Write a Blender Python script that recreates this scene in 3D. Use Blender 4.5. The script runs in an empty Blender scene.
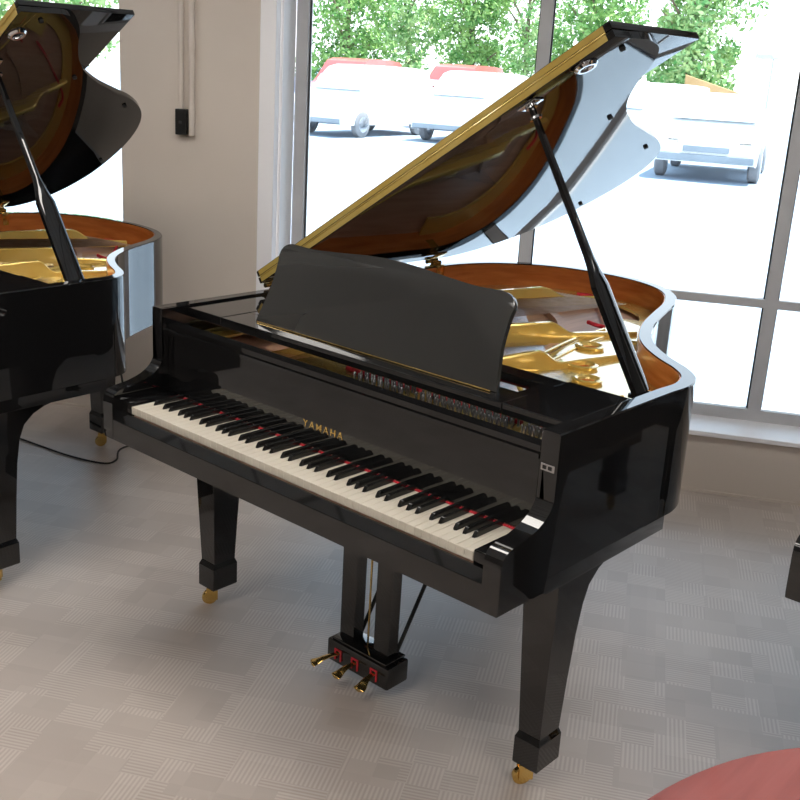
import bpy, bmesh, math, random
from mathutils import Vector, Matrix
random.seed(7)
C = bpy.context.scene.collection
PI = math.pi

# ------------------------------------------------------------------ materials
def M(name, col, rough=.5, metal=0, coat=0, spec=.5, emit=None, es=0, **k):
    m = bpy.data.materials.new(name); m.use_nodes = True
    b = m.node_tree.nodes['Principled BSDF']
    b.inputs['Base Color'].default_value = (*col, 1)
    b.inputs['Roughness'].default_value = rough
    b.inputs['Metallic'].default_value = metal
    b.inputs['Coat Weight'].default_value = coat
    b.inputs['Coat Roughness'].default_value = .02
    b.inputs['Specular IOR Level'].default_value = spec
    if emit:
        b.inputs['Emission Color'].default_value = (*emit, 1); b.inputs['Emission Strength'].default_value = es
    return m
def nodes(m): return m.node_tree.nodes, m.node_tree.links, m.node_tree.nodes['Principled BSDF']
def noise_mix(m, c1, c2, scale=(1,1,1), nscale=5, detail=4, lo=.35, hi=.65, rough=None, bump=0, space='Object'):
    N, L, b = nodes(m)
    tc = N.new('ShaderNodeTexCoord'); mp = N.new('ShaderNodeMapping'); mp.inputs['Scale'].default_value = scale
    n = N.new('ShaderNodeTexNoise'); n.inputs['Scale'].default_value = nscale; n.inputs['Detail'].default_value = detail
    r = N.new('ShaderNodeValToRGB'); r.color_ramp.elements[0].position = lo; r.color_ramp.elements[1].position = hi
    r.color_ramp.elements[0].color = (*c1, 1); r.color_ramp.elements[1].color = (*c2, 1)
    L.new(tc.outputs[space], mp.inputs[0]); L.new(mp.outputs[0], n.inputs['Vector']); L.new(n.outputs[0], r.inputs[0])
    L.new(r.outputs[0], b.inputs['Base Color'])
    if bump:
        bp = N.new('ShaderNodeBump'); bp.inputs['Strength'].default_value = bump; bp.inputs['Distance'].default_value = .01
        L.new(n.outputs[0], bp.inputs['Height']); L.new(bp.outputs[0], b.inputs['Normal'])
    return m

black = M('black_lacquer', (.006,.006,.0065), .035, spec=.55)
noise_mix(black, (.005,.005,.0055), (.008,.008,.0085), nscale=3); black.node_tree.nodes['Principled BSDF'].inputs['IOR'].default_value = 1.6
satin = M('black_satin', (.012,.012,.012), .18)
noise_mix(satin, (.016,.016,.016), (.022,.022,.021), nscale=6)
deskm = M('desk_lacquer', (.03,.03,.029), .09)
noise_mix(deskm, (.034,.034,.033), (.038,.038,.037), nscale=2); deskm.node_tree.nodes['Principled BSDF'].inputs['IOR'].default_value = 1.75
wood = noise_mix(M('rim_veneer', (.4,.13,.03), .22), (.48,.13,.028), (.64,.20,.05), (2,2,14), 3, 5)
sound = noise_mix(M('soundboard_spruce', (.5,.3,.2), .35), (.44,.25,.17), (.56,.34,.24), (30,2,1), 2, 4)
maho = noise_mix(M('mahogany_lacquer', (.3,.07,.05), .05, coat=.6), (.24,.07,.065), (.34,.11,.10), (1,14,1), 2, 6)
gold = noise_mix(M('gold_plate_paint', (.72,.47,.12), .22, metal=.45, coat=1), (.78,.54,.13), (.84,.62,.19), nscale=8)
brass = noise_mix(M('brass', (.75,.5,.15), .2, metal=1), (.72,.46,.13), (.82,.58,.22), nscale=20)
steel = noise_mix(M('steel', (.5,.5,.52), .25, metal=1), (.45,.45,.47), (.6,.6,.62), nscale=30)
copper = noise_mix(M('wound_string', (.5,.35,.25), .35, metal=1), (.5,.33,.22), (.6,.42,.3), nscale=30)
ivory = noise_mix(M('white_key_top', (.6,.55,.46), .3), (.60,.545,.455), (.64,.59,.50), nscale=4)
ebony = noise_mix(M('black_key_top', (.01,.01,.01), .2), (.009,.009,.009), (.014,.014,.014), nscale=9)
felt = noise_mix(M('red_felt', (.6,.02,.03), .9), (.5,.015,.03), (.7,.03,.05), nscale=60)
rubber = noise_mix(M('rubber', (.01,.01,.01), .6), (.008,.008,.008), (.014,.014,.014), nscale=30)
chrome = noise_mix(M('chrome', (.7,.7,.72), .08, metal=1), (.65,.65,.67), (.75,.75,.78), nscale=30)
alu = noise_mix(M('window_alu', (.42,.42,.43), .45), (.46,.46,.475), (.52,.52,.535), nscale=5)
whitep = noise_mix(M('white_paint', (.82,.80,.84), .4), (.88,.87,.90), (.91,.90,.93), nscale=3)
wallm = noise_mix(M('wall_paint', (.50,.43,.37), .6), (.60,.53,.47), (.64,.57,.51), nscale=1.5, bump=.02)
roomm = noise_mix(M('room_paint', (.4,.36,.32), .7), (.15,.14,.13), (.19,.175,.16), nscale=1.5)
gasket = noise_mix(M('window_gasket', (.02,.02,.02), .6), (.02,.02,.02), (.03,.03,.03), nscale=9)
conduitm = noise_mix(M('conduit_paint', (.56,.49,.43), .5), (.64,.57,.51), (.68,.61,.56), nscale=9)

def glass_mat():
    m = bpy.data.materials.new('window_glass'); m.use_nodes = True
    N, L = m.node_tree.nodes, m.node_tree.links
    for n in list(N):
        if n.type != 'OUTPUT_MATERIAL': N.remove(n)
    out = [n for n in N if n.type == 'OUTPUT_MATERIAL'][0]
    tr = N.new('ShaderNodeBsdfTransparent'); tr.inputs[0].default_value = (.96,.98,.97,1)
    gl = N.new('ShaderNodeBsdfGlossy'); gl.inputs['Roughness'].default_value = .01
    fr = N.new('ShaderNodeFresnel'); fr.inputs[0].default_value = 1.45
    mx = N.new('ShaderNodeMixShader')
    nz = N.new('ShaderNodeTexNoise'); nz.inputs['Scale'].default_value = 2
    L.new(fr.outputs[0], mx.inputs[0]); L.new(tr.outputs[0], mx.inputs[1]); L.new(gl.outputs[0], mx.inputs[2])
    L.new(mx.outputs[0], out.inputs[0])
    return m
glass = glass_mat()

# wall frame: u along the window wall, d outwards
WD = Vector((.87841, .47790, 0)); WN = Vector((-.47790, .87841, 0)); WOFF = 1.8431; WANG = math.atan2(.4779, .87841)
def W(u, d, z): return WD*u + WN*(WOFF+d) + Vector((0,0,z))

def carpet_mat():
    m = M('carpet_tile', (.3,.27,.25), .75, spec=.35)
    N, L, b = nodes(m)
    tc = N.new('ShaderNodeTexCoord'); mp = N.new('ShaderNodeMapping'); mp.inputs['Rotation'].default_value = (0,0,-WANG)
    L.new(tc.outputs['Object'], mp.inputs[0])
    def math_(op, a, bb=None, v=None):
        n = N.new('ShaderNodeMath'); n.operation = op
        for i, q in enumerate((a, bb)):
            if q is None: continue
            if isinstance(q, (int, float)): n.inputs[i].default_value = q
            else: L.new(q, n.inputs[i])
        return n.outputs[0]
    sp = N.new('ShaderNodeSeparateXYZ'); L.new(mp.outputs[0], sp.inputs[0])
    x, y = sp.outputs[0], sp.outputs[1]
    def cellnoise(sx, sy, off):
        cx_ = math_('FLOOR', math_('MULTIPLY', x, 1/sx)); cy_ = math_('FLOOR', math_('MULTIPLY', math_('ADD', y, off), 1/sy))
        cb = N.new('ShaderNodeCombineXYZ'); L.new(cx_, cb.inputs[0]); L.new(cy_, cb.inputs[1]); cb.inputs[2].default_value = off
        wn = N.new('ShaderNodeTexWhiteNoise'); L.new(cb.outputs[0], wn.inputs['Vector']); return wn.outputs['Value']
    a = cellnoise(.085, .085, 0.0); a2 = cellnoise(.13, .0875, .37); a3 = cellnoise(.5, .5, .11)
    sx = math_('MULTIPLY', math_('ADD', math_('SINE', math_('MULTIPLY', x, 2*PI/.0115)), 1), .5)
    sy = math_('MULTIPLY', math_('ADD', math_('SINE', math_('MULTIPLY', y, 2*PI/.0115)), 1), .5)
    dirn = math_('GREATER_THAN', a, .5)
    st = math_('ADD', math_('MULTIPLY', sx, dirn), math_('MULTIPLY', sy, math_('SUBTRACT', 1, dirn)))
    amp = math_('MULTIPLY', math_('GREATER_THAN', a2, .34), .22)
    v = math_('ADD', math_('MULTIPLY', math_('SUBTRACT', st, .5), amp), math_('ADD', .09, math_('MULTIPLY', a2, .13)))
    v = math_('ADD', v, math_('MULTIPLY', a, .08))
    v = math_('ADD', v, math_('MULTIPLY', a3, .05))
    nz = N.new('ShaderNodeTexNoise'); nz.inputs['Scale'].default_value = 1.3; nz.inputs['Detail'].default_value = 5
    L.new(mp.outputs[0], nz.inputs['Vector'])
    v = math_('ADD', v, math_('MULTIPLY', nz.outputs[0], .25))
    r = N.new('ShaderNodeValToRGB'); r.color_ramp.elements[0].position = .1; r.color_ramp.elements[1].position = .75
    r.color_ramp.elements[0].color = (.335,.28,.245,1); r.color_ramp.elements[1].color = (.66,.59,.54,1)
    L.new(v, r.inputs[0]); L.new(r.outputs[0], b.inputs['Base Color'])
    bp = N.new('ShaderNodeBump'); bp.inputs['Strength'].default_value = .25; bp.inputs['Distance'].default_value = .003
    L.new(v, bp.inputs['Height']); L.new(bp.outputs[0], b.inputs['Normal'])
    b.inputs['Roughness'].default_value = .42
    b.inputs['Sheen Weight'].default_value = .25; b.inputs['Sheen Roughness'].default_value = .4
    return m
carpet = carpet_mat()

def ceiling_mat():
    m = M('ceiling_tile', (.85,.85,.83), .8); N, L, b = nodes(m)
    tc = N.new('ShaderNodeTexCoord'); mp = N.new('ShaderNodeMapping'); mp.inputs['Rotation'].default_value = (0,0,-WANG)
    br = N.new('ShaderNodeTexBrick'); br.offset = 0; br.inputs['Scale'].default_value = 1
    br.inputs['Brick Width'].default_value = .61; br.inputs['Row Height'].default_value = .61
    br.inputs['Mortar Size'].default_value = .018; br.inputs['Mortar Smooth'].default_value = .1
    br.inputs['Color1'].default_value = (.86,.86,.84,1); br.inputs['Color2'].default_value = (.80,.80,.78,1)
    br.inputs['Mortar'].default_value = (.28,.28,.27,1)
    L.new(tc.outputs['Object'], mp.inputs[0]); L.new(mp.outputs[0], br.inputs[0]); L.new(br.outputs[0], b.inputs['Base Color'])
    return m
ceilm = ceiling_mat()

# ------------------------------------------------------------------ mesh helpers
def tag(o, label=None, cat=None, group=None, kind=None):
    if label: o['label'] = label
    if cat: o['category'] = cat
    if group: o['group'] = group
    if kind: o['kind'] = kind
    return o
def link(name, bm, mat, parent=None, smooth=False, ang=35, fix=True):
    if fix: bmesh.ops.recalc_face_normals(bm, faces=bm.faces[:])
    me = bpy.data.meshes.new(name); bm.to_mesh(me); bm.free()
    for m in (mat if isinstance(mat, (list, tuple)) else [mat]): me.materials.append(m)
    if smooth:
        for p in me.polygons: p.use_smooth = True
        for p in me.polygons:
            if len(p.vertices) >= 9: p.use_smooth = False
        me.set_sharp_from_angle(angle=math.radians(ang))
    o = bpy.data.objects.new(name, me); C.objects.link(o)
    if parent: o.parent = parent
    return o
def nb(): return bmesh.new()
def box(bm, a, b, bev=0, M_=None, seg=2):
    t = bmesh.new()
    v = [t.verts.new((x, y, z)) for x in (a[0], b[0]) for y in (a[1], b[1]) for z in (a[2], b[2])]
    for f in ((0,1,3,2),(4,6,7,5),(0,4,5,1),(2,3,7,6),(0,2,6,4),(1,5,7,3)): t.faces.new([v[i] for i in f])
    if bev: bmesh.ops.bevel(t, geom=t.edges[:], offset=bev, segments=seg, affect='EDGES', profile=.5)
    merge(bm, t, M_)
def merge(bm, t, M_=None):
    bmesh.ops.recalc_face_normals(t, faces=t.faces[:])
    if M_ is not None: t.transform(M_)
    me = bpy.data.meshes.new('_t'); t.to_mesh(me); t.free(); bm.from_mesh(me); bpy.data.meshes.remove(me)
def prism(bm, pts, lift, bev=0, M_=None, seg=2):
    """pts: list of 3D points of a planar polygon, extruded by vector lift"""
    t = bmesh.new(); n = len(pts); lift = Vector(lift)
    a = [t.verts.new(p) for p in pts]; b = [t.verts.new(Vector(p)+lift) for p in pts]
    fa = t.faces.new(a); fb = t.faces.new(b[::-1])
    for i in range(n): t.faces.new((a[i], b[i], b[(i+1)%n], a[(i+1)%n]))
    if bev:
        es = list(set(fa.edges[:] + fb.edges[:]))
        bmesh.ops.bevel(t, geom=es, offset=bev, segments=seg, affect='EDGES', profile=.5)
    merge(bm, t, M_)
def tube(bm, pts, r, n=10, cap=True):
    pts = [Vector(p) for p in pts]; t = bmesh.new(); rings = []
    up = Vector((0,0,1)); prev = None
    for i, p in enumerate(pts):
        d = (pts[min(i+1, len(pts)-1)] - pts[max(i-1, 0)]).normalized()
        if prev is None:
            s = d.cross(up) if abs(d.z) < .95 else d.cross(Vector((1,0,0)))
        else: s = prev - d*prev.dot(d)
        s.normalize(); prev = s; q = d.cross(s)
        rr = r[i] if isinstance(r, (list, tuple)) else r
        rings.append([t.verts.new(p + s*rr*math.cos(2*PI*k/n) + q*rr*math.sin(2*PI*k/n)) for k in range(n)])
    for a, b in zip(rings, rings[1:]):
        for k in range(n): t.faces.new((a[k], a[(k+1)%n], b[(k+1)%n], b[k]))
    if cap: t.faces.new(rings[0][::-1]); t.faces.new(rings[-1])
    merge(bm, t)
def lathe(bm, prof, n=24, M_=None, closed=False):
    """prof: (r,z) list about z"""
    t = bmesh.new(); rings = []
    for r, z in prof:
        if r < 1e-6: rings.append([t.verts.new((0,0,z))])
        else: rings.append([t.verts.new((r*math.cos(2*PI*k/n), r*math.sin(2*PI*k/n), z)) for k in range(n)])
    seq = list(zip(rings, rings[1:])) + ([(rings[-1], rings[0])] if closed else [])
    for a, b in seq:
        if len(a) == 1 and len(b) == 1: continue
        if len(a) == 1:
            for k in range(n): t.faces.new((a[0], b[k], b[(k+1)%n]))
        elif len(b) == 1:
            for k in range(n): t.faces.new((a[k], a[(k+1)%n], b[0]))
        else:
            for k in range(n): t.faces.new((a[k], a[(k+1)%n], b[(k+1)%n], b[k]))
    merge(bm, t, M_)
def loft(bm, rings, M_=None):
    t = bmesh.new(); R_ = [[t.verts.new(p) for p in r] for r in rings]; n = len(R_[0])
    for a, b in zip(R_, R_[1:]):
        for k in range(n): t.faces.new((a[k], a[(k+1)%n], b[(k+1)%n], b[k]))
    t.faces.new(R_[0][::-1]); t.faces.new(R_[-1]); merge(bm, t, M_)
def catmull(P, n=8):
    out = []
    for i in range(len(P)-1):
        p0, p1, p2, p3 = P[max(i-1,0)], P[i], P[i+1], P[min(i+2, len(P)-1)]
        for k in range(n):
            t = k/n
            out.append(tuple(.5*((2*p1[j]) + (-p0[j]+p2[j])*t + (2*p0[j]-5*p1[j]+4*p2[j]-p3[j])*t*t + (-p0[j]+3*p1[j]-3*p2[j]+p3[j])*t**3) for j in range(len(p1))))
    out.append(tuple(P[-1])); return out
def empty(name, loc=(0,0,0), rz=0):
    o = bpy.data.objects.new(name, None); C.objects.link(o); o.location = loc; o.rotation_euler = (0,0,rz); o.empty_display_size = .1; return o
def copy_tree(o, parent=None, skip=()):
    c = o.copy(); C.objects.link(c); c.parent = parent
    for ch in [q for q in bpy.data.objects if q.parent == o]:
        if ch.name.split('.')[0] in skip: continue
        copy_tree(ch, c, skip)
    return c

# ------------------------------------------------------------------ grand piano
XL, XR, H, HB = -.095, 1.320, .976, .645
XC = (XL+XR)/2
TH = .5769
OUT = [(XR,.14)] + [(XR,y) for y in (.25,.35,.45,.55)] + catmull(
      [(XR,.62),(1.322,.70),(1.296,.785),(1.240,.850),(1.150,.918),(1.065,1.00),(.995,1.10),(.925,1.25),(.868,1.42),(.815,1.58),(.735,1.725),(.625,1.82),(.49,1.868),
       (.35,1.872),(.20,1.84),(.07,1.76),(-.03,1.64),(-.082,1.50),(XL,1.36),(XL,1.25)], 6) + [(XL,y) for y in (1.0,.8,.6,.4,.14)]
def offset(P, d):
    out = []
    for i, p in enumerate(P):
        a = Vector(P[max(i-1,0)]); b = Vector(P[min(i+1, len(P)-1)]); t = (b-a).normalized()
        out.append((p[0] - t.y*d, p[1] + t.x*d))      # inwards (outline runs counter-clockwise)
    return out
INN = offset(OUT, .037); INN2 = offset(OUT, .041)
THICK = .045

def ring_wall(bm, A, B, z0, z1, bev=.003):
    t = bmesh.new(); n = len(A)
    P = [[t.verts.new((*a, z0)), t.verts.new((*a, z1-bev)), t.verts.new((a[0]+(b[0]-a[0])*bev/.037, a[1]+(b[1]-a[1])*bev/.037, z1)),
          t.verts.new((*b, z1)), t.verts.new((*b, z0))] for a, b in zip(A, B)]
    for p, q in zip(P, P[1:]):
        for k in range(5): t.faces.new((p[k], q[k], q[(k+1)%5], p[(k+1)%5]))
    t.faces.new(P[0][::-1]); t.faces.new(P[-1]); merge(bm, t)
def slab(bm, poly, z0, z1, bev=0): prism(bm, [(x, y, z0) for x, y in poly], (0,0,z1-z0), bev)
def clip_poly(P, ymin): return [p for p in P if p[1] >= ymin]

LIDO = offset(OUT, -.008)
def lid_outline(y0, y1=None):
    """outline of the lid plate between y0 and y1 (right edge first)"""
    P = [p for p in LIDO if p[1] > y0+.005]
    P = [(LIDO[0][0], y0)] + P + [(XL, y0)]
    return [(max(p[0], XL), p[1]) for p in P]

def caster(parent, x, y, rot=0):
    bm = nb(); Mx = Matrix.Translation((x,y,0))
    lathe(bm, [(0,.078),(.014,.078),(.014,.062),(.009,.060),(.009,.05),(0,.05)], 16, Mx)
    R_ = Mx @ Matrix.Rotation(rot, 4, 'Z')
    for s in (-1, 1): box(bm, (-.024, s*.012-.0025, .018), (.012, s*.012+.0025, .06), .001, R_)
    box(bm, (-.012,-.0145,.048), (.012,.0145,.06), .002, R_)
    c = link('caster', bm, brass, parent, True)
    bm = nb(); lathe(bm, [(0,-.0085),(.02,-.0085),(.0235,-.006),(.0235,.006),(.02,.0085),(0,.0085)], 24, R_ @ Matrix.Translation((-.014,0,.0235)) @ Matrix.Rotation(PI/2, 4, 'X'))
    link('wheel', bm, brass, c, True)

def piano_leg(root, cx, mir, mat, y0=.25, tail=False, cof=-.02):
    """square tapered leg with a thicker foot block; front legs flare rearwards under the case"""
    bm = nb(); rings = []
    if tail:
        prof = [(.165,.036,.036,.036),(.40,.042,.042,.042),(.55,.047,.047,.047),(.60,.055,.055,.055),(.64,.075,.075,.075)]
        for z, h, f, bk in prof: rings.append([(cx-h, y0-f, z), (cx+h, y0-f, z), (cx+h, y0+bk, z), (cx-h, y0+bk, z)])
    else:
        for z, h, f, bk in ((.165,.031,.253,.334),(.30,.036,.247,.339),(.42,.041,.242,.345),(.50,.045,.24,.355),(.545,.046,.239,.372),(.575,.047,.238,.405),(.592,.047,.238,.445),(.604,.047,.238,.50)):
            rings.append([(cx-h, f, z), (cx+h, f, z), (cx+h, bk, z), (cx-h, bk, z)])
    loft(bm, rings)
    leg = link('leg', bm, mat, root, True, 20)
    bm = nb()
    ya, yb = (y0-.042, y0+.042) if tail else (.246, .340)
    hw = .042 if tail else .036
    loft(bm, [[(cx-h, ya+e, z), (cx+h, ya+e, z), (cx+h, yb-e, z), (cx-h, yb-e, z)] for z, h, e in ((.076,hw-.003,.003),(.080,hw,0),(.150,hw,0),(.166,hw-.006,.006))])
    link('foot_block', bm, mat, leg, True, 20)
    caster(leg, cx+cof, (ya+yb)/2, .9)

KW = 1.225/52
def white_keys(root):
    # cut-outs for the black keys, per white key name
    names = ['A','B'] + list('CDEFGAB')*7 + ['C']
    BW = .0125; YB = .054
    cuts = {'C': (0,.6), 'D': (.4,.4), 'E': (.6,0), 'F': (0,.65), 'G': (.35,.5), 'A': (.5,.35), 'B': (.65,0)}
    for i, n in enumerate(names):
        x0, x1 = i*KW+.0005, (i+1)*KW-.0005
        l, r = cuts[n]
        if i == 0: l = 0
        if i == 51: r = 0
        lx, rx = x0 + l*BW, x1 - r*BW
        P = [(x0,0), (x1,0)]
        P += [(x1,YB),(rx,YB)] if r else []
        P += [(rx,.158),(lx,.158)]
        P += [(lx,YB),(x0,YB)] if l else []
        bm = nb(); prism(bm, [(x,y,.700) for x,y in P], (0,0,.022), .0009, seg=1)
        link('white_key', bm, ivory, root)
    w = 0
    bl = []
    for i in range(51):
        n = names[i]
        if n in 'BE': continue
        l, r = cuts[n][1], 0
        x = (i+1)*KW; nn = names[i+1]
        off = {'A':.0,'C':-.002,'D':.002,'F':-.003,'G':0}[n]
        if n == 'A': off = .003
        bl.append(x+off)
    for x in bl:
        bm = nb(); a, b = .0048, .0062
        loft(bm, [[(x-b,.058,.705),(x+b,.058,.705),(x+b,.158,.705),(x-b,.158,.705)],
                  [(x-b+.0004,.0595,.723),(x+b-.0004,.0595,.723),(x+b-.0004,.158,.723),(x-b+.0004,.158,.723)],
                  [(x-a,.0655,.7335),(x+a,.0655,.7335),(x+a,.158,.7335),(x-a,.158,.7335)],
                  [(x-a+.001,.0670,.7345),(x+a-.001,.0670,.7345),(x+a-.001,.158,.7345),(x-a+.001,.158,.7345)]])
        link('black_key', bm, ebony, root)

def text_mesh(s, size, sx, depth, mat, name, parent, matrix, spacing=1.0):
    cu = bpy.data.curves.new('_txt', 'FONT'); cu.body = s; cu.size = size; cu.extrude = depth; cu.space_character = spacing; cu.offset = .0002
    o = bpy.data.objects.new('_txt', cu); C.objects.link(o)
    dg = bpy.context.evaluated_depsgraph_get(); dg.update()
    me = bpy.data.meshes.new_from_object(o.evaluated_get(dg)); bpy.data.objects.remove(o)
    xs = [v.co.x for v in me.vertices]; x0, x1 = min(xs), max(xs)
    for v in me.vertices: v.co.x = (v.co.x-x0)/(x1-x0)*sx
    me.transform(matrix); me.materials.clear(); me.materials.append(mat); me.name = name
    r = bpy.data.objects.new(name, me); C.objects.link(r); r.parent = parent; return r

def arm_profile():
    # (y,z) outline of the cheek, scroll shaped
    top = catmull([(-.030,.62),(-.0305,.70),(-.0295,.728),(-.024,.746),(-.010,.757),(.014,.762),(.052,.768),(.094,.781),(.126,.802),(.143,.832),(.146,.87),(.142,.92),(.140,.973)], 5)
    return [(-.030,.617)] + top[1:-1] + [(.140,.973),(.140,.645),(.665,.645),(.665,.605),(.150,.605),(.135,.617)]

def make_piano(body, interior=True, closed=False, lyre=True):
    root = empty('grand_piano')
    # --- case
    bm = nb(); ring_wall(bm, OUT, INN, HB, H)
    for s in (0, 1):
        x0 = XR-THICK if s else XL; xi = XR-THICK if s else XL+.0365
        prism(bm, [(x0, y, z) for y, z in arm_profile()], (THICK,0,0), .0022, seg=2)
        # front posts of the rim are thicker than the bent side
        box(bm, (xi, .1402, HB), (xi+.0085, .24, H-.0008))
    case = link('case', bm, body, root, True, 30)
    LI = [i for i, p in enumerate(INN) if p[1] > .50]
    bm = nb(); ring_wall(bm, [INN[i] for i in LI], [INN2[i] for i in LI], .70, H-.004)
    link('rim_liner', bm, wood if body is black else maho, root, True, 30)
    # --- keybed, key slip, blocks
    bm = nb(); box(bm, (XL+THICK,-.004,.617), (XR-THICK,.66,.660))
    link('keybed', bm, body, root)
    bm = nb()
    prism(bm, [(XL+THICK, y, z) for y, z in [(-.0295,.617),(-.0295,.6755),(-.0285,.6775),(-.009,.6985),(-.004,.6985),(-.004,.617)]], (XR-XL-2*THICK,0,0))
    link('key_slip', bm, body, root)
    for x0, x1 in ((XL+THICK, -.001), (1.226, XR-THICK)):
        bm = nb(); box(bm, (x0+.0005, -.001, .661), (x1, .158, .729), .003); link('key_block', bm, body, root, True)
    bm = nb(); box(bm, (0,.008,.661), (1.225,.157,.6985)); link('key_frame', bm, sound, root)
    white_keys(root)
    if closed:
        bm = nb(); prism(bm, [(XL+THICK+.002, y, z) for y, z in [(-.02,.735),(-.02,.752),(.06,.775),(.17,.80),(.17,.785),(.06,.755)]], (XR-XL-2*THICK-.004,0,0)); link('fallboard', bm, body, root, True)
        bm = nb(); box(bm, (XL+THICK,.175,.735), (XR-THICK,.195,H-.003)); link('name_board', bm, body, root)
    else:
        # --- open fallboard with its lip, lettering, felt strip
        bm = nb()
        prism(bm, [(XL+THICK+.003, y, z) for y, z in [(.1595,.728),(.1625,.900),(.156,.9015),(.156,.912),(.163,.9125),(.163,.919),(.160,.9195),(.160,.930),(.196,.930),(.196,.728)]], (XR-XL-2*THICK-.018,0,0))
        fb = link('fallboard', bm, body, root)
        fb['label'] = 'polished fallboard standing open behind the keys'
        text_mesh('YAMAHA', .027, .146, .0004, brass, 'maker_lettering', fb, Matrix.Translation((.530,.1598,.7765)) @ Matrix.Rotation(PI/2, 4, 'X'), 1.35)
        bm = nb(); box(bm, (0,.1535,.7225), (1.225,.159,.726)); link('felt_strip', bm, felt, root)
        bm = nb(); box(bm, (1.279,.1385,.888), (1.314,.141,.904), .0006)
        cp = link('catch_plate', bm, steel, root)
        bm = nb(); [box(bm, (x,.1378,.892), (x+.009,.1386,.900)) for x in (1.284,1.298)]; link('catch_slot', bm, rubber, cp)
    # --- legs and lyre
    piano_leg(root, 1.25, 1, body); piano_leg(root, .022, -1, body); piano_leg(root, .40, 0, body, 1.42, True, 0)
    if lyre:
        lx = .645
        ly = empty('pedal_lyre'); ly.parent = root
        bm = nb(); box(bm, (lx-.118,.285,.038), (lx+.118,.372,.106), .006)
        box(bm, (lx-.105,.290,.106), (lx+.105,.372,.114), .003)
        pb = link('pedal_box', bm, body, ly, True)
        for s in (-1, 1):
            bm = nb(); loft(bm, [[(lx+s*.066-w, .310, z), (lx+s*.066+w, .310, z), (lx+s*.066+w, .350, z), (lx+s*.066-w, .350, z)] for z, w in ((.112,.0265),(.40,.0275),(.617,.030))])
            link('lyre_post', bm, body, ly)
        for x in (-.006, .020):
            bm = nb(); tube(bm, [(lx+x,.335,.112), (lx+x,.335,.62)], .003, 8); link('pedal_rod', bm, brass if x < 0 else satin, ly, True)
        for s in (-1, 1):
            bm = nb(); tube(bm, [(lx+s*.07+.01,.36,.112), (lx+s*.07+.055,.60,.63)], .006, 8); link('lyre_brace', bm, satin, ly, True)
        for x, tx in ((-.072,-.040), (-.006,-.012), (.067,.006)):
            px = lx+x
            p = [(px, .300, .070), (px+tx*.15, .275, .072), (px+tx*.5, .248, .066), (px+tx*.8, .232, .056), (px+tx, .218, .052)]
            bm = nb(); rr = []
            cc = catmull(p, 5)
            for i, q in enumerate(cc):
                t = i/(len(cc)-1); hw = .0075 + .0135*max(0, (t-.35)/.65)**.8
                if t > .9: hw *= (1 - ((t-.9)/.1)**2*.55)
                hh = .0045
                dv = Vector(cc[min(i+1, len(cc)-1)]) - Vector(cc[max(i-1,0)]); dv.z = 0; dv.normalize(); sd = Vector((-dv.y, dv.x, 0)); q = Vector(q)
                rr.append([q + sd*hw*math.cos(a) + Vector((0,0,hh*math.sin(a))) for a in [2*PI*k/12 for k in range(12)]])
            loft(bm, rr); link('pedal', bm, brass, pb, True, 50)
            bm = nb()
            for a, b in (((px-.013,.2815,.052),(px-.009,.286,.086)), ((px+.009,.2815,.052),(px+.013,.286,.086)), ((px-.013,.2815,.082),(px+.013,.286,.086))): box(bm, a, b)
            link('pedal_felt', bm, felt, pb)
    # --- soundboard, plate
    if interior:
        P = [p for p in INN2 if p[1] > .30]; P = [(INN2[0][0], .30)] + P + [(INN2[-1][0], .30)]
        bm = nb(); slab(bm, P, .855, .868); link('soundboard', bm, sound, root)
        bm = nb()
        for y in (.75, 1.1, 1.45):
            xr = min([p[0] for p in INN if abs(p[1]-y) < .08 and p[0] > .5] or [1.2]) ; box(bm, (XL+.05, y-.03, .66), (xr-.03, y+.03, .74), .004)
        link('underside_beams', bm, satin, root)
        bm = nb(); box(bm, (XL+THICK,.197,.665), (XR-THICK,.32,.884)); link('pin_block', bm, sound, root)
        # gold plate: front web, rim web with round holes, struts
        bm = nb()
        box(bm, (.262,.200,.884), (XR-THICK-.002,.47,.896), .003)
        box(bm, (XL+THICK+.002,.27,.884), (.045,.47,.893), .003)
        web_in = offset(OUT, .19)
        idx = [i for i, p in enumerate(OUT) if (p[0] > .74 and p[1] > .50 and p[1] < 1.62)]
        A = [INN2[i] for i in idx]; B = [web_in[i] for i in idx]
        def web(A, B, z0, z1):
            t = bmesh.new(); Q = [[t.verts.new((*a, z0)), t.verts.new((*a, z1)), t.verts.new((*b, z1)), t.verts.new((*b, z0))] for a, b in zip(A, B)]
            for p, q in zip(Q, Q[1:]):
                for k in range(4): t.faces.new((p[k], q[k], q[(k+1)%4], p[(k+1)%4]))
            t.faces.new(Q[0][::-1]); t.faces.new(Q[-1]); merge(bm, t)
        web(A, B, .886, .896)
        treb = [(INN2[0][0]-.003,.42),(INN2[0][0]-.003,.70),(1.20,.80),(1.10,.90),(.98,1.04),(.90,1.20),(.84,1.36),(.70,1.36),(.72,1.15),(.76,.95),(.80,.78),(.90,.62),(1.02,.50),(1.06,.42)]
        slab(bm, treb, .886, .8965)
        # tail / hitch web
        idx = [i for i, p in enumerate(OUT) if (p[1] >= 1.60 or (p[0] < .2 and p[1] > 1.35))]
        A = [INN2[i] for i in idx]; wi2 = offset(OUT, .115); web(A, [wi2[i] for i in idx], .880, .890)
        # raised rim bead round the treble field
        tube(bm, [(x, y, .897) for x, y in catmull([(1.045,.45),(.96,.52),(.87,.62),(.79,.76),(.75,.93),(.715,1.13),(.70,1.33)], 5)], .007, 8)
        tube(bm, [(x, y, .897) for x, y in catmull([(1.10,.45),(1.0,.53),(.91,.64),(.84,.77),(.80,.93),(.765,1.13),(.75,1.33)], 5)], .005, 8)
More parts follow.
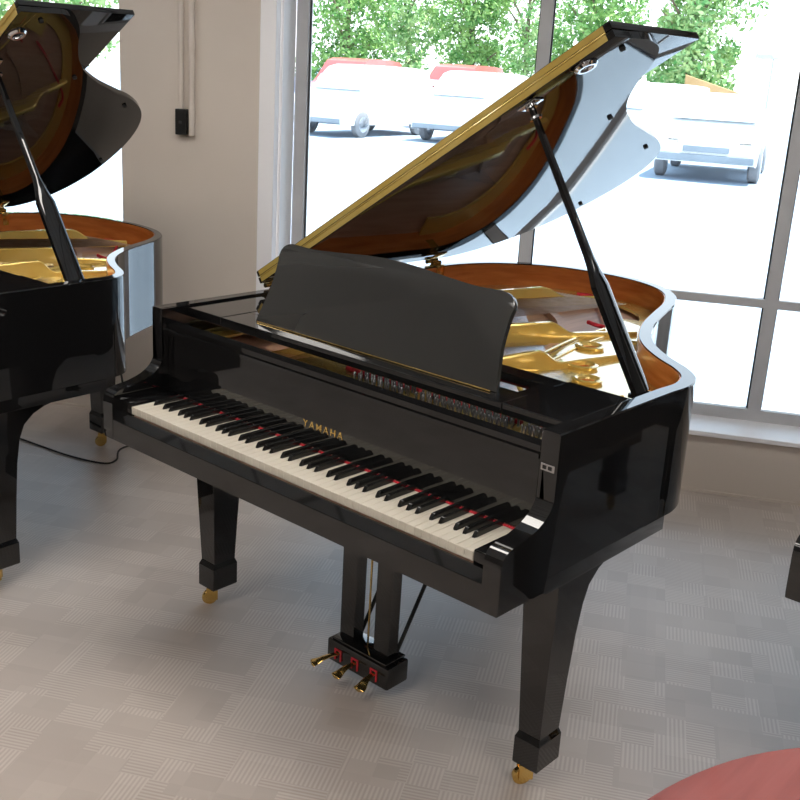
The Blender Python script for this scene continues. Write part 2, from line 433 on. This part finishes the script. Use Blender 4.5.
        def strut(p0, p1, p2, p3, w=.012, h=.955, lo=.915):
            """p0 front, p1 knee, p2 after the drop, p3 rear end"""
            pts = [(p0, h-.018), (p1, h), (p2, lo), (p3, lo-.006)]
            fine = []
            for (a, za), (b, zb) in zip(pts, pts[1:]):
                for k in range(6):
                    t = k/6; s = t*t*(3-2*t); fine.append((a[0]+(b[0]-a[0])*t, a[1]+(b[1]-a[1])*t, za+(zb-za)*s))
            fine.append((*p3, lo-.006))
            d = Vector((p3[0]-p0[0], p3[1]-p0[1], 0)).normalized(); sd = Vector((-d.y, d.x, 0))
            loft(bm, [[Vector((x,y,.884))-sd*w, Vector((x,y,.884))+sd*w, Vector((x,y,z-.004))+sd*w*.8, Vector((x,y,z))+sd*w*.5, Vector((x,y,z))-sd*w*.5, Vector((x,y,z-.004))-sd*w*.8] for x, y, z in fine])
        strut((.02,.47), (.33,1.50), (.38,1.60), (.44,1.79))
        strut((.35,.40), (.665,1.06), (.70,1.15), (.80,1.36))
        strut((.76,.36), (.845,.74), (.87,.82), (.935,1.13))
        strut((1.04,.36), (1.07,.50), (1.085,.54), (1.14,.70), h=.935)
        # nose bolts of the struts
        for (x, y) in ((.62,.93), (.82,.60), (.27,1.28)):
            box(bm, (x-.055,y-.015,.893), (x-.03,y+.07,.915), .006)
        for x, y, r in ((.800,1.085,.043), (.872,1.215,.036), (.905,.880,.043), (.995,.765,.040)):
            lathe(bm, [(r,.897),(r+.003,.905),(r-.006,.908),(r-.014,.903),(r-.016,.8972)], 32, Matrix.Translation((x,y,0)), closed=True)
        plate = link('iron_plate', bm, gold, root, True, 35)
        for x, y, r in ((.800,1.085,.027), (.872,1.215,.020), (.905,.880,.027), (.995,.765,.024)):
            bm = nb(); lathe(bm, [(0,.8970),(r,.8970),(r,.8974),(0,.8974)], 24, Matrix.Translation((x,y,0)))
            link('sound_hole', bm, wood, plate)
        # bridge + felt
        bm = nb(); B_ = catmull([(1.10,.56),(.98,.60),(.86,.72),(.76,.92),(.66,1.15),(.53,1.36),(.36,1.50),(.22,1.56)], 6)
        off = offset(B_, .028)
        t = bmesh.new(); Q = [[t.verts.new((*a,.868)), t.verts.new((*a,.888)), t.verts.new((*b,.888)), t.verts.new((*b,.868))] for a, b in zip(B_, off)]
        for p, q in zip(Q, Q[1:]):
            for k in range(4): t.faces.new((p[k], q[k], q[(k+1)%4], p[(k+1)%4]))
        t.faces.new(Q[0][::-1]); t.faces.new(Q[-1]); merge(bm, t); link('bridge', bm, sound, root)
        for seg_ in ([(0.316, 1.764), (0.37, 1.783), (0.457, 1.7), (0.604, 1.502)], [(0.6, 1.394), (0.64, 1.379), (0.672, 1.377)], [(0.622, 0.974), (0.639, 1.018)]):
            bm = nb(); tube(bm, [(x, y, .894) for x, y in catmull(seg_, 5)], .007, 6)
            link('string_felt', bm, felt, root)
        # strings
        bm = nb()
        def strg(a, b, r=.0007):
            a, b = Vector(a), Vector(b); d = (b-a).normalized(); s = d.cross(Vector((0,0,1))).normalized(); t_ = s.cross(d)
            va = [bm.verts.new(a+s*r*math.cos(k)+t_*r*math.sin(k)) for k in (0,2.09,4.19)]; vb = [bm.verts.new(b+s*r*math.cos(k)+t_*r*math.sin(k)) for k in (0,2.09,4.19)]
            for k in range(3): bm.faces.new((va[k], va[(k+1)%3], vb[(k+1)%3], vb[k]))
        for i in range(150):
            t = i/149; x = .36 + t*.88
            xe = .16 + t*.98; ye = 1.70 - 1.12*t**.75
            j = (i % 3 - 1)*.0004
            strg((x, .30 if x > .62 else .215, .900), (xe+j, ye, .896))
        link('treble_strings', bm, steel, root)['kind'] = 'stuff'
        bm = nb()
        for i in range(26):
            t = i/25; strg((.0+t*.30, .33, .925), (.28+t*.30, 1.62+.05*t, .917), .0016)
        link('bass_strings', bm, copper, root)['kind'] = 'stuff'
    if not closed:
        # --- music shelf frame + desk
        zt = .969
        bm = nb(); box(bm, (.106,.231,.943), (1.099,.335,zt), .0015); box(bm, (.106,.440,.943), (1.099,.500,zt), .0015); box(bm, (.106,.335,.943), (.135,.44,zt)); box(bm, (1.07,.335,.943), (1.099,.44,zt))
        sh = link('music_shelf', bm, body, root)
        for x0, x1 in ((XL+THICK+.001,.104), (1.101,XR-THICK-.001)):
            bm = nb(); box(bm, (x0,.231,.943), (x1,.505,zt+.001), .002); link('shelf_rail', bm, body, root)
        half = [(0,.250),(.08,.2475),(.19,.238),(.28,.232),(.345,.2335),(.372,.233),(.394,.224),(.407,.206),(.403,.167),(.404,.108),(.413,.055),(.425,0)]
        hh = catmull(half, 4)
        prof = [(x, v) for x, v in hh] + [(-x, v) for x, v in hh[::-1] if x > 0]
        a = math.radians(20); Md = Matrix.Translation((.6185,.283,.9705)) @ Matrix.Rotation(-a, 4, 'X')
        bm = nb(); prism(bm, [(x, 0, v) for x, v in prof], (0,.014,0), .002, Md)
        dk = link('music_desk', bm, deskm, root, True, 40)
        bm = nb(); tube(bm, [(.205,.279,.971), (1.03,.279,.971)], .002, 8); link('desk_hinge', bm, brass, dk, True)
    return root

def pins(root):
    k = 0; rest = nb()
    spots = []
    for i in range(56):
        t = i/55; x = .61 + t*.645
        if abs(x-.80) < .018 or abs(x-1.115) < .016: continue
        for r in range(3): spots.append((x + .004*r, .262+.020*r + (.004 if i % 2 else 0)))
    spots.sort(key=lambda s: (round(s[1]/.02), -s[0]))
    for i, (x, y) in enumerate(spots):
        bm = nb() if i < 100 else rest
        lathe(bm, [(0,.8955),(.0033,.8955),(.0033,.921),(.0026,.922),(0,.922)], 8, Matrix.Translation((x,y,0)))
        if i < 100: link('tuning_pin', bm, steel, root, True)
    link('tuning_pins', rest, steel, root, True)['kind'] = 'stuff'
    for a, b in ((.52,.78), (.82,1.095), (1.135,1.25)):
        bm = nb(); box(bm, (a,.318,.896), (b,.334,.907), .003); link('string_felt', bm, felt, root)

def open_lid(root, body, th=TH):
    """local lid frame: x = distance from the spine hinge, y as the case, z up"""
    e = empty('lid'); e.parent = root; e.location = (XL, 0, .996); e.rotation_euler = (0, -th, 0)
    P = [(x-XL, y) for x, y in lid_outline(.548)]
    bm = nb(); slab(bm, P, 0, .019, .0015); link('lid_board', bm, body, e, True, 30)
    Wd = XR-XL+.008
    bm = nb(); slab(bm, [(Wd,.550),(Wd,.975),(0,.975),(0,.550)], .0225, .0415, .0015); link('front_flap', bm, body, e, True, 30)
    bm = nb(); box(bm, (.012,.5462,.0022), (Wd-.02,.548,.0170)); box(bm, (.012,.5475,.0245), (Wd-.02,.550,.0390)); tube(bm, [(.012,.549,.0208), (Wd-.02,.549,.0208)], .0022, 8)
    link('continuous_hinge', bm, gold, e)
    for u, y in ((1.385,.635), (1.065,1.06), (.875,1.57), (.42,1.815)):
        bm = nb(); lathe(bm, [(0,0),(.008,0),(.007,-.007),(0,-.007)], 12, Matrix.Translation((u,y,0))); link('buffer', bm, rubber, e)
    bm = nb(); lathe(bm, [(.014,0),(.030,0),(.030,-.004),(.024,-.010),(.018,-.010),(.014,-.003)], 28, Matrix.Translation((1.305,.592,0)), closed=True); link('prop_cup', bm, chrome, e, True)
    bm = nb(); box(bm, (1.095,.575,-.004), (1.155,.615,0), .001); lathe(bm, [(.008,-.003),(.016,-.003),(.016,-.012),(.008,-.012)], 20, Matrix.Translation((1.125,.595,0)), closed=True); link('prop_plate', bm, chrome, e, True)
    return e
def prop(root, base=(1.240,.612,.955), th=TH, u=1.125, y=.595, mat=None):
    top = Vector((XL + u*math.cos(th) + .006*math.sin(th), y, .996 + u*math.sin(th) - .006*math.cos(th))); b = Vector(base)
    d = (top-b); Lh = d.length; zx = d.normalized(); yx = Vector((0,1,0)); yx = (yx - zx*yx.dot(zx)).normalized(); xx = yx.cross(zx)
    Mx = Matrix((( xx.x, yx.x, zx.x, b.x), (xx.y, yx.y, zx.y, b.y), (xx.z, yx.z, zx.z, b.z), (0,0,0,1)))
    bm = nb(); K = Lh*.43
    def rr(z, hx, hy): return [(hx,-hy*.6,z),(hx,hy*.6,z),(hx*.6,hy,z),(-hx*.6,hy,z),(-hx,hy*.6,z),(-hx,-hy*.6,z),(-hx*.6,-hy,z),(hx*.6,-hy,z)]
    loft(bm, [rr(0,.012,.032), rr(K*.86,.012,.031), rr(K,.011,.018), rr(K*1.12,.0105,.0115), rr(Lh*.8,.0085,.009), rr(Lh,.007,.007)], Mx)
    p = link('lid_prop', bm, mat or black, root, True, 40)
    bm = nb()
    for s in (-1, 1): box(bm, (s*.0112-.0006,-.004,.02), (s*.0112+.0006,.004,K*.84), 0, Mx)
    link('prop_slot', bm, steel, p)
    bm = nb(); lathe(bm, [(.0065,0),(.016,0),(.016,.006),(.0065,.006)], 18, Mx @ Matrix.Translation((0,0,Lh-.035)), closed=True); link('prop_collar', bm, chrome, p, True)
    bm = nb(); box(bm, (b.x-.02,b.y-.03,.944), (b.x+.03,b.y+.03,.956), .002); link('prop_base', bm, black, root)
def lid_hinges(root, th=TH):
    for y in (.60, 1.39):
        bm = nb()
        box(bm, (XL+.006,y-.022,.925), (XL+.044,y+.022,.980), .002)
        tube(bm, [(XL-.002,y-.03,.988), (XL-.002,y+.03,.988)], .008, 12)
        tube(bm, [(XL+.02,y-.024,.986), (XL+.02,y+.024,.986)], .007, 12)
        Mx = Matrix.Translation((XL,0,.996)) @ Matrix.Rotation(-th, 4, 'Y')
        box(bm, (.008,y-.024,-.004), (.06,y+.024,0), .001, Mx)
        link('lid_hinge', bm, brass, root, True)

mp = make_piano(black)
lid = open_lid(mp, black); prop(mp); lid_hinges(mp)
mp.name = 'grand_piano'
# the neighbours share the same build (copied before the tuning pins are added)
tag(mp, 'black grand piano with raised lid and bare white keyboard, in the centre', 'piano', 'grand pianos in the showroom')
left = copy_tree(mp)
left.location = (-1.776, -.487, 0); left.rotation_euler = (0,0,math.radians(2.6))
def shorten(o, k, y0=.7):
    for ch in [q for q in bpy.data.objects if q.parent == o]:
        if ch.type == 'MESH' and not ch.name.startswith('front_flap'):
            me = ch.data.copy(); ys = [v.co.y for v in me.vertices]; my = sum(ys)/len(ys)
            grp = [ch] + [q for q in ch.children_recursive]
            if ch.name.split('.')[0] in ('leg','buffer'):
                if my > y0:
                    ch.location.y += -.13 if ch.name.startswith('leg') else (my-y0)*(k-1)
                continue
            for v in me.vertices:
                if v.co.y > y0: v.co.y = y0 + (v.co.y-y0)*k
            ch.data = me
        shorten(ch, k, y0)
shorten(left, .64)
tag(left, 'black grand piano with raised lid at the left edge, before the beige wall pier')
right = copy_tree(mp)
right.location = (1.79, .55, 0)
tag(right, 'black grand piano at the right edge of the picture, only the scrolled arm end showing')
pins(mp)

# mahogany piano, closed, its rounded tail reaches in at the lower right corner
mh = make_piano(maho, interior=False, closed=True, lyre=False)
P = lid_outline(.135)
bm = nb(); slab(bm, P, .9775, .998, .007); link('lid_board', bm, maho, mh, True, 30)
tag(mh, 'reddish mahogany piano with closed glossy lid, rounded tail showing in the lower right corner', 'piano', 'grand pianos in the showroom')
mh.rotation_euler = (0,0,PI/2)
MHX, MHY = 2.035, -.882
# local (x,y) -> world (mx - y, my + x)
mh.location = (MHX + 1.88, MHY - .36, 0)

# ------------------------------------------------------------------ room shell
def S(o): o['kind'] = 'structure'; return o
U0, U1, VB, ZC = -3.6, 4.4, -8.0, 2.75
def wq(bm, u0, u1, d0, d1, z0, z1, bev=0):
    Mw = Matrix(((WD.x, WN.x, 0, WN.x*WOFF), (WD.y, WN.y, 0, WN.y*WOFF), (0,0,1,0), (0,0,0,1)))
    box(bm, (u0,d0,z0), (u1,d1,z1), bev, Mw)
def st(name, args, mat, bev=0):
    bm = nb()
    for a in (args if isinstance(args[0], (list, tuple)) else [args]): wq(bm, *a, bev)
    return S(link(name, bm, mat))
st('floor', (U0-.1, U1+.1, VB-.1, .30, -.08, 0), carpet)
st('ceiling', (U0-.1, U1+.1, VB-.1, .30, ZC, ZC+.08), ceilm)
st('wall_left', (U0-.1, U0, VB, .30, 0, ZC), roomm)
st('wall_right', (U1, U1+.1, VB, .30, 0, ZC), roomm)
st('wall_front', (U0-.1, U1+.1, VB-.1, VB, 0, ZC), roomm)
UP0, UP1 = -.985, -.335            # the pier between the two windows
st('wall_back', [(UP0, UP1, 0, .30, 0, ZC), (U0, UP0, 0, .30, 0, .262), (UP1, U1, 0, .30, 0, .262),
                 (U0, UP0, 0, .30, 2.55, ZC), (UP1, U1, 0, .30, 2.55, ZC), (U1-.15, U1, 0, .30, .262, 2.55), (U0, U0+.2, 0, .30, .262, 2.55)], wallm)
st('trim_1', (UP1, -.262, -.006, .05, .262, 2.55), whitep, .004)          # casing
st('trim_2', (-.262, -.250, .05, .21, .262, 2.55), whitep)                # jamb
st('trim_3', (-.25, U1-.15, -.022, .22, .258, .280), whitep, .004)        # sill
st('trim_4', (U0+.2, UP0, -.022, .22, .258, .280), whitep, .004)
def window(name, u0, u1, mull, trans):
    bm = nb(); D0, D1 = .215, .275; z0, z1 = .280, 2.55
    for a in ((u0, u0+.055, D0, D1, z0, z1), (u1-.055, u1, D0, D1, z0, z1), (u0, u1, D0, D1, z0, z0+.05), (u0, u1, D0, D1, z1-.05, z1)): wq(bm, *a)
    for m_ in mull: wq(bm, m_-.026, m_+.026, D0-.002, D1, z0+.05, z1-.05)
    for t_, a, b in trans: wq(bm, a, b, D0, D1-.002, t_-.018, t_+.018)
    w = S(link(name, bm, alu))
    bm = nb(); wq(bm, u0+.055, u1-.055, .243, .247, z0+.05, z1-.05); g = link('pane', bm, glass, w)
    bm = nb()
    for m_ in [u0+.055+.003] + [q+s for q in mull for s in (-.029,.029)]: wq(bm, m_-.003, m_+.003, .236, .25, z0+.05, z1-.05)
    link('gasket', bm, gasket, w)
    return w
window('window_1', -.25, U1-.15, (.838, 1.900, 2.98), ((.802, .838, U1-.2),))
window('window_2', U0+.2, UP0, (-2.0,), ((.802, U0+.25, UP0-.05),))
st('baseboard_back', [(UP0-1.9, UP1+4.0, -.006, 0, 0, .012)], wallm)

# ceiling light fittings (behind and beside the camera; they light the room)
lampm = M('lamp_diffuser', (.9,.9,.9), .5, emit=(1,.95,.88), es=12.5)
first = None
def P2(u, d, z): return W(u, d, z)
for i, (u, d) in enumerate([(u_, d_) for u_ in (-2.4, .04, 2.48) for d_ in (-1.6, -3.9, -6.2) if (u_, d_) != (-2.4, -3.9)]):
    if first is None:
        e = empty('ceiling_light', P2(u,d,ZC), WANG)
        bm = nb()
        for a, b in (((-.61,-.31,-.03),(-.58,.31,0)), ((.58,-.31,-.03),(.61,.31,0)), ((-.61,-.31,-.03),(.61,-.28,0)), ((-.61,.28,-.03),(.61,.31,0))): box(bm, a, b)
        link('frame', bm, alu, e)
        bm = nb(); box(bm, (-.58,-.28,-.02), (.58,.28,-.005)); link('diffuser', bm, lampm, e)
        tag(e, 'long flat ceiling light panel above the pianos', 'ceiling light', 'ceiling light panels'); first = e
    else:
        e = copy_tree(first); e.location = P2(u,d,ZC)

# conduits and outlet box on the pier
for u, lab, zb in ((-.690, 'thin beige conduit running down to the top of the black box', 1.447), (-.640, 'thicker beige conduit running down beside the black box', 1.335)):
    r = .011 if u < -.66 else .013
    bm = nb(); p0, p1 = W(u, -r-.002, zb), W(u, -r-.002, ZC); tube(bm, [p0, p1], r, 12)
    if u > -.66: tube(bm, [W(u,-r-.002,1.70), W(u,-r-.002,1.735)], r+.003, 12)
    tag(link('conduit', bm, conduitm, None, True), lab, 'conduit', 'conduits on the wall pier')
bm = nb(); wq(bm, -.710, -.660, -.035, -.0005, 1.336, 1.446, .003)
ob = tag(link('outlet_box', bm, satin), 'small black electrical box at the lower end of the conduits', 'electrical box')
bm = nb(); wq(bm, -.692, -.678, -.0365, -.035, 1.384, 1.396); link('switch_slot', bm, rubber, ob)

# power cord lying on the carpet, and a second one hanging down by the wall
def cord(name, pts, r, label):
    bm = nb(); tube(bm, catmull(pts, 8), r, 8); return tag(link(name, bm, rubber, None, True), label, 'cord')

# ------------------------------------------------------------------ camera
cam = bpy.data.cameras.new('camera'); co = bpy.data.objects.new('camera', cam); C.objects.link(co)
co.location = (2.4167,-1.6276,1.6825); co.rotation_mode = 'XYZ'; co.rotation_euler = (1.2754,-.0580,.7292)
cam.sensor_width = 36; cam.lens = 1055.954*36/800; cam.shift_x = -(406.363-400)/800; cam.shift_y = (387.005-400)/800
cam.clip_start = .05; cam.clip_end = 500
bpy.context.scene.camera = co
RM = co.rotation_euler.to_matrix()
def on_z(px, py, z):
    """world point seen at a photo pixel, on the level z (used for measuring only)"""
    d = RM @ Vector(((px-406.363)/1055.954, -(py-387.005)/1055.954, -1)); c = co.location; t = (z-c.z)/d.z
    return c + d*t
def at_dist(px, dist):
    d = RM @ Vector(((px-406.363)/1055.954, -(95-387.005)/1055.954, -1)); d.z = 0; d.normalize(); return Vector((co.location.x, co.location.y, 0)) + d*dist

q = [tuple(on_z(x, y, .005)) for x, y in ((-20,428),(15,437),(41,446),(69,455.6),(102,463),(116,460),(128,446))]
q = q + [(q[-1][0]+.12, q[-1][1]+.35, .005), (q[-1][0]+.10, q[-1][1]+.6, .005)]
cord('power_cord', q, .004, 'black power cord looping across the carpet below the left piano')
pts = [W(-1.02,-.012,.56), W(-1.025,-.012,.45), W(-1.02,-.014,.32), W(-1.0,-.02,.2), W(-.97,-.03,.06), W(-.94,-.05,.006), W(-.85,-.12,.006)]
cord('hanging_cord', [tuple(p) for p in pts], .005, 'black cord hanging down below the left window beside the pier')

# ------------------------------------------------------------------ outdoors
ground = noise_mix(M('asphalt_pale', (.5,.5,.5), .9), (.27,.33,.40), (.31,.37,.44), nscale=.3, space='Object')
bm = nb(); wq(bm, -60, 60, .31, 90, -.30, -.12); S(link('ground_lot', bm, ground))
carw = noise_mix(M('car_white', (.8,.8,.8), .25, coat=.4), (.80,.80,.80), (.84,.84,.84), nscale=1)
carr = noise_mix(M('car_red', (.5,.08,.07), .3, coat=.4), (.50,.10,.09), (.56,.13,.12), nscale=1)
carb = noise_mix(M('car_blue', (.15,.25,.4), .3, coat=.4), (.16,.26,.42), (.2,.3,.46), nscale=1)
carglass = noise_mix(M('car_glass', (.25,.33,.40), .08), (.45,.55,.62), (.58,.66,.70), nscale=1)
trimm = noise_mix(M('car_trim', (.12,.13,.15), .5), (.22,.25,.28), (.30,.33,.36), nscale=1)
lightm = noise_mix(M('tail_lamp', (.6,.03,.03), .3), (.5,.03,.03), (.6,.05,.05), nscale=1)
tyre = noise_mix(M('tyre', (.2,.2,.2), .8), (.20,.20,.21), (.27,.27,.28), nscale=4)
def make_car(paint, van=False):
    e = empty('car')
    if van: prof = [(-2.25,.35),(-2.3,.60),(-2.25,1.0),(-2.1,1.55),(-1.9,1.72),(.5,1.74),(1.0,1.45),(1.35,1.08),(2.05,.92),(2.25,.70),(2.28,.35)]
    else: prof = [(-2.2,.32),(-2.28,.55),(-2.2,.92),(-1.75,.98),(-1.2,1.35),(-.6,1.45),(.2,1.44),(.8,1.20),(1.15,.95),(1.95,.82),(2.2,.62),(2.22,.32)]
    prof = catmull(prof, 3)
    zb = 1.02 if van else .92; zt = 1.74 if van else 1.45
    def hw(x, z):
        w = .88 - .10*max(0, abs(x)-1.6)
        return w - .24*max(0, (z-zb)/(zt-zb))
    t = bmesh.new(); a = [t.verts.new((x, -hw(x,z), z)) for x, z in prof]; b = [t.verts.new((x, hw(x,z), z)) for x, z in prof]
    # belt-line ring so that the sides break at the shoulder
    for i in range(len(prof)-1): t.faces.new((a[i], a[i+1], b[i+1], b[i]))
    t.faces.new((a[-1], a[0], b[0], b[-1]))
    for s, row in ((-1, a), (1, b)):
        lo = [t.verts.new((x, s*(.88-.10*max(0,abs(x)-1.6)), min(z, zb))) for x, z in prof]
        bot = [t.verts.new((x*.99, s*.84, .30)) for x, z in prof]
        for i in range(len(prof)-1):
            for A_, B_ in ((row, lo), (lo, bot)):
                try: t.faces.new((A_[i], A_[i+1], B_[i+1], B_[i]))
                except ValueError: pass
    bmesh.ops.remove_doubles(t, verts=t.verts[:], dist=.002)
    bm = nb(); merge(bm, t); link('body', bm, paint, e, True, 30)
    # glass
    def side(s, P, off=.012):
        bm = nb(); pts = [(x, s*(hw(x,z)+off), z) for x, z in P]; prism(bm, pts, (0, -s*.01, 0)); link('side_window', bm, carglass, e)
    if van: W_ = [[(-1.85,1.1),(-1.8,1.58),(-.75,1.6),(-.75,1.1)], [(-.65,1.1),(-.65,1.6),(.4,1.6),(.85,1.38),(1.05,1.1)]]
    else: W_ = [[(-1.35,1.0),(-1.05,1.30),(-.30,1.36),(-.30,1.0)], [(-.22,1.0),(-.22,1.36),(.22,1.35),(.68,1.18),(.92,1.0)]]
    for s in (-1, 1):
        for P_ in W_: side(s, P_)
    def wind(x0, z0, x1, z1, nm):
        bm = nb(); n = Vector((z1-z0, 0, -(x1-x0))); n.normalize(); n = n if n.z > 0 else -n
        pts = [Vector((x0, -hw(x0,z0)*.86, z0)), Vector((x0, hw(x0,z0)*.86, z0)), Vector((x1, hw(x1,z1)*.9, z1)), Vector((x1, -hw(x1,z1)*.9, z1))]
        prism(bm, [p+n*.03 for p in pts], n*.008); link(nm, bm, carglass, e)
    if van: wind(1.30,1.12,.62,1.66,'windscreen'); wind(-2.24,1.1,-2.08,1.56,'rear_window')
    else: wind(1.12,.98,.32,1.40,'windscreen'); wind(-1.70,1.03,-1.18,1.36,'rear_window')
    for x, s in ((-1.38,-1),(-1.38,1),(1.38,-1),(1.38,1)):
        bm = nb(); R_ = Matrix.Translation((x, s*.80, .32)) @ Matrix.Rotation(PI/2, 4, 'X')
        lathe(bm, [(0,-.10),(.27,-.10),(.32,-.07),(.32,.07),(.27,.10),(0,.10)], 24, R_); w = link('wheel', bm, tyre, e, True)
        bm = nb(); lathe(bm, [(0,-.112),(.17,-.112),(.20,-.10),(.20,.10),(.17,.112),(0,.112)], 18, R_); link('hubcap', bm, steel, w, True)
    for x, nm in ((2.26,'front_bumper'), (-2.30,'rear_bumper')):
        bm = nb(); box(bm, (x-.06,-.80,.34), (x+.03,.80,.46), .02); link(nm, bm, trimm, e, True)
    for s in (-1, 1):
        bm = nb(); box(bm, (2.08,s*.62-.16,.60), (2.20,s*.62+.16,.73), .02); link('headlamp', bm, chrome, e, True)
        bm = nb(); box(bm, (-2.32,s*.66-.12,.68), (-2.20,s*.66+.12,.90), .02); link('tail_lamp', bm, lightm, e, True)
    bm = nb(); box(bm, (2.12,-.38,.50), (2.27,.38,.60), .01); link('grille', bm, trimm, e)
    return e
def put(e, px, dist, face, label):
    p = at_dist(px, dist); e.location = (p.x, p.y, -.12)
    view = math.atan2(co.location.y-p.y, co.location.x-p.x); e.rotation_euler = (0,0,view+math.radians(face)); tag(e, label, 'car', 'cars parked outside')
sedan = make_car(carw); van_ = make_car(carw, True); bluec = make_car(carb)
put(van_, 366, 29, -34, 'white car parked outside, leftmost large one seen through the window')
v2 = copy_tree(van_); put(v2, 478, 29, -22, 'tall white car parked outside, just left of the raised lid')
redv = make_car(carr, True); redv.scale = (1,1,1.1)
put(redv, 356, 35, -25, 'red car parked behind the leftmost white car')
r2 = copy_tree(redv); put(r2, 462, 35, -20, 'red car parked behind the tall white car')
put(bluec, 318, 54, -60, 'dark blue car partly hidden by the window frame, leftmost of the parked cars')
put(sedan, 722, 23.5, -4, 'white car facing the window, right of the raised lid tip')
sedan.scale = (1,1.12,1.12)
w3 = copy_tree(van_); put(w3, 646, 28, -30, 'tall white car parked behind the raised lid edge, by the trees')

leafA = noise_mix(M('leaf_green', (.16,.34,.08), .6), (.07,.24,.045), (.34,.52,.15), nscale=2.2, detail=6)
leafB = noise_mix(M('leaf_bright', (.3,.45,.15), .6), (.10,.30,.07), (.50,.62,.26), nscale=2.5, detail=6)
bark = noise_mix(M('bark', (.2,.14,.1), .9), (.15,.10,.07), (.25,.18,.13), nscale=6)
def tree(px, dist, h, r, zc, n, mat, label, seed):
    rnd = random.Random(seed); p = at_dist(px, dist); e = empty('tree', (p.x, p.y, -.12))
    bm = nb(); tube(bm, [(0,0,0), (.05,.02,h*.3), (-.03,.05,h*.55), (0,0,h*.8)], [.16,.12,.09,.04], 10)
    for k in range(6):
        a = k*1.05+rnd.random(); tube(bm, [(0,0,h*(.25+.07*k)), (math.cos(a)*r*.35, math.sin(a)*r*.35, h*(.38+.07*k)), (math.cos(a)*r*.7, math.sin(a)*r*.7, h*(.45+.08*k))], [.07,.045,.02], 8)
    link('trunk', bm, bark, e, True)
    bm = nb(); blobs = [(rnd.uniform(-1,1)*r*.75, rnd.uniform(-1,1)*r*.75, zc + rnd.uniform(-1,1)*h*.36, rnd.uniform(.35,.75)) for _ in range(60)]
    for i in range(n):
        bx, by, bz, br = blobs[rnd.randrange(60)]
        v = Vector((rnd.gauss(0,1), rnd.gauss(0,1), rnd.gauss(0,1))).normalized()*br*rnd.uniform(.55,1.05)
        c = Vector((bx,by,bz))+v; s = rnd.uniform(.04,.09)
        a = Vector((rnd.gauss(0,1), rnd.gauss(0,1), rnd.gauss(0,1))).normalized(); b = a.cross(Vector((rnd.gauss(0,1), rnd.gauss(0,1), .3))).normalized()
        P_ = [bm.verts.new(c+a*s*1.5), bm.verts.new(c+b*s*.7), bm.verts.new(c-a*s*1.5), bm.verts.new(c-b*s*.7)]
        bm.faces.new(P_)
    link('foliage', bm, mat, e, fix=False)
    tag(e, label, 'tree', 'trees beyond the parking lot'); return e
tree(345, 41, 5.5, 1.5, 3.0, 6500, leafA, 'dense green tree outside, leftmost one above the parked cars', 1)
tree(405, 46, 6.5, 1.8, 3.3, 6500, leafB, 'light green tree outside, second from the left window frame', 2)
tree(468, 41, 5.5, 1.5, 3.2, 5500, leafA, 'green tree outside, left of the upright window bar', 3)
tree(522, 46, 6.5, 1.6, 3.5, 4500, leafB, 'thin light green tree outside, directly behind the upright window bar', 4)
tree(592, 39, 6.0, 1.7, 3.6, 6500, leafA, 'bushy green tree outside, behind the top corner of the raised lid', 5)
tree(685, 34, 5.6, 1.5, 3.4, 8000, leafB, 'green tree outside, rightmost, above the tip of the raised lid', 6)
tree(40, 33, 6.0, 2.2, 3.6, 6000, leafB, 'green tree outside, seen through the left window', 7)
# low ochre wall below the right tree and a lamp post
ochre = noise_mix(M('ochre_wall', (.55,.33,.14), .8), (.50,.30,.13), (.62,.38,.18), nscale=2)
a = at_dist(683, 31.5); b = at_dist(738, 31.5); dv = (b-a); ln = dv.length; dv.normalize(); nv = Vector((-dv.y, dv.x, 0))
bm = nb(); prism(bm, [a+Vector((0,0,-.12)), b+Vector((0,0,-.12)), b+Vector((0,0,1.5)), a+Vector((0,0,1.9))], nv*.3, .02)
tag(link('garden_wall', bm, ochre), 'low ochre wall outside below the rightmost tree', 'wall')
p = at_dist(768, 30); e = empty('street_lamp', (p.x, p.y, -.12))
bm = nb(); tube(bm, [(0,0,0), (0,0,2.55)], [.035,.025], 8); link('pole', bm, alu, e, True)
bm = nb(); box(bm, (-.35,-.35,2.5), (.12,.12,2.62), .03); link('lamp_head', bm, alu, e, True)
tag(e, 'thin grey lamp post outside, right of the rightmost tree', 'lamp post')

# ------------------------------------------------------------------ light
w = bpy.data.worlds.new('world'); bpy.context.scene.world = w; w.use_nodes = True
N, L = w.node_tree.nodes, w.node_tree.links; bg = N['Background']
tc = N.new('ShaderNodeTexCoord'); sp = N.new('ShaderNodeSeparateXYZ'); rp = N.new('ShaderNodeValToRGB')
rp.color_ramp.elements[0].position = 0; rp.color_ramp.elements[0].color = (.93,.95,1,1); rp.color_ramp.elements[1].position = .5; rp.color_ramp.elements[1].color = (.55,.75,1,1)
L.new(tc.outputs['Generated'], sp.inputs[0]); L.new(sp.outputs[2], rp.inputs[0]); L.new(rp.outputs[0], bg.inputs[0]); bg.inputs[1].default_value = 3.0
sun = bpy.data.lights.new('sun', 'SUN'); sun.energy = 14; sun.angle = math.radians(.6); sun.color = (1,.97,.92)
so = bpy.data.objects.new('sun', sun); C.objects.link(so)
# the sun stands high over the street side, to the right of the window
sd = (WN*.35 + WD*.45 + Vector((0,0,1.5))).normalized()
so.rotation_euler = sd.to_track_quat('Z', 'Y').to_euler()

sc = bpy.context.scene
sc.view_settings.view_transform = 'Standard'; sc.view_settings.look = 'None'; sc.view_settings.gamma = 1; sc.view_settings.exposure = 0
sc.view_settings.use_curve_mapping = False
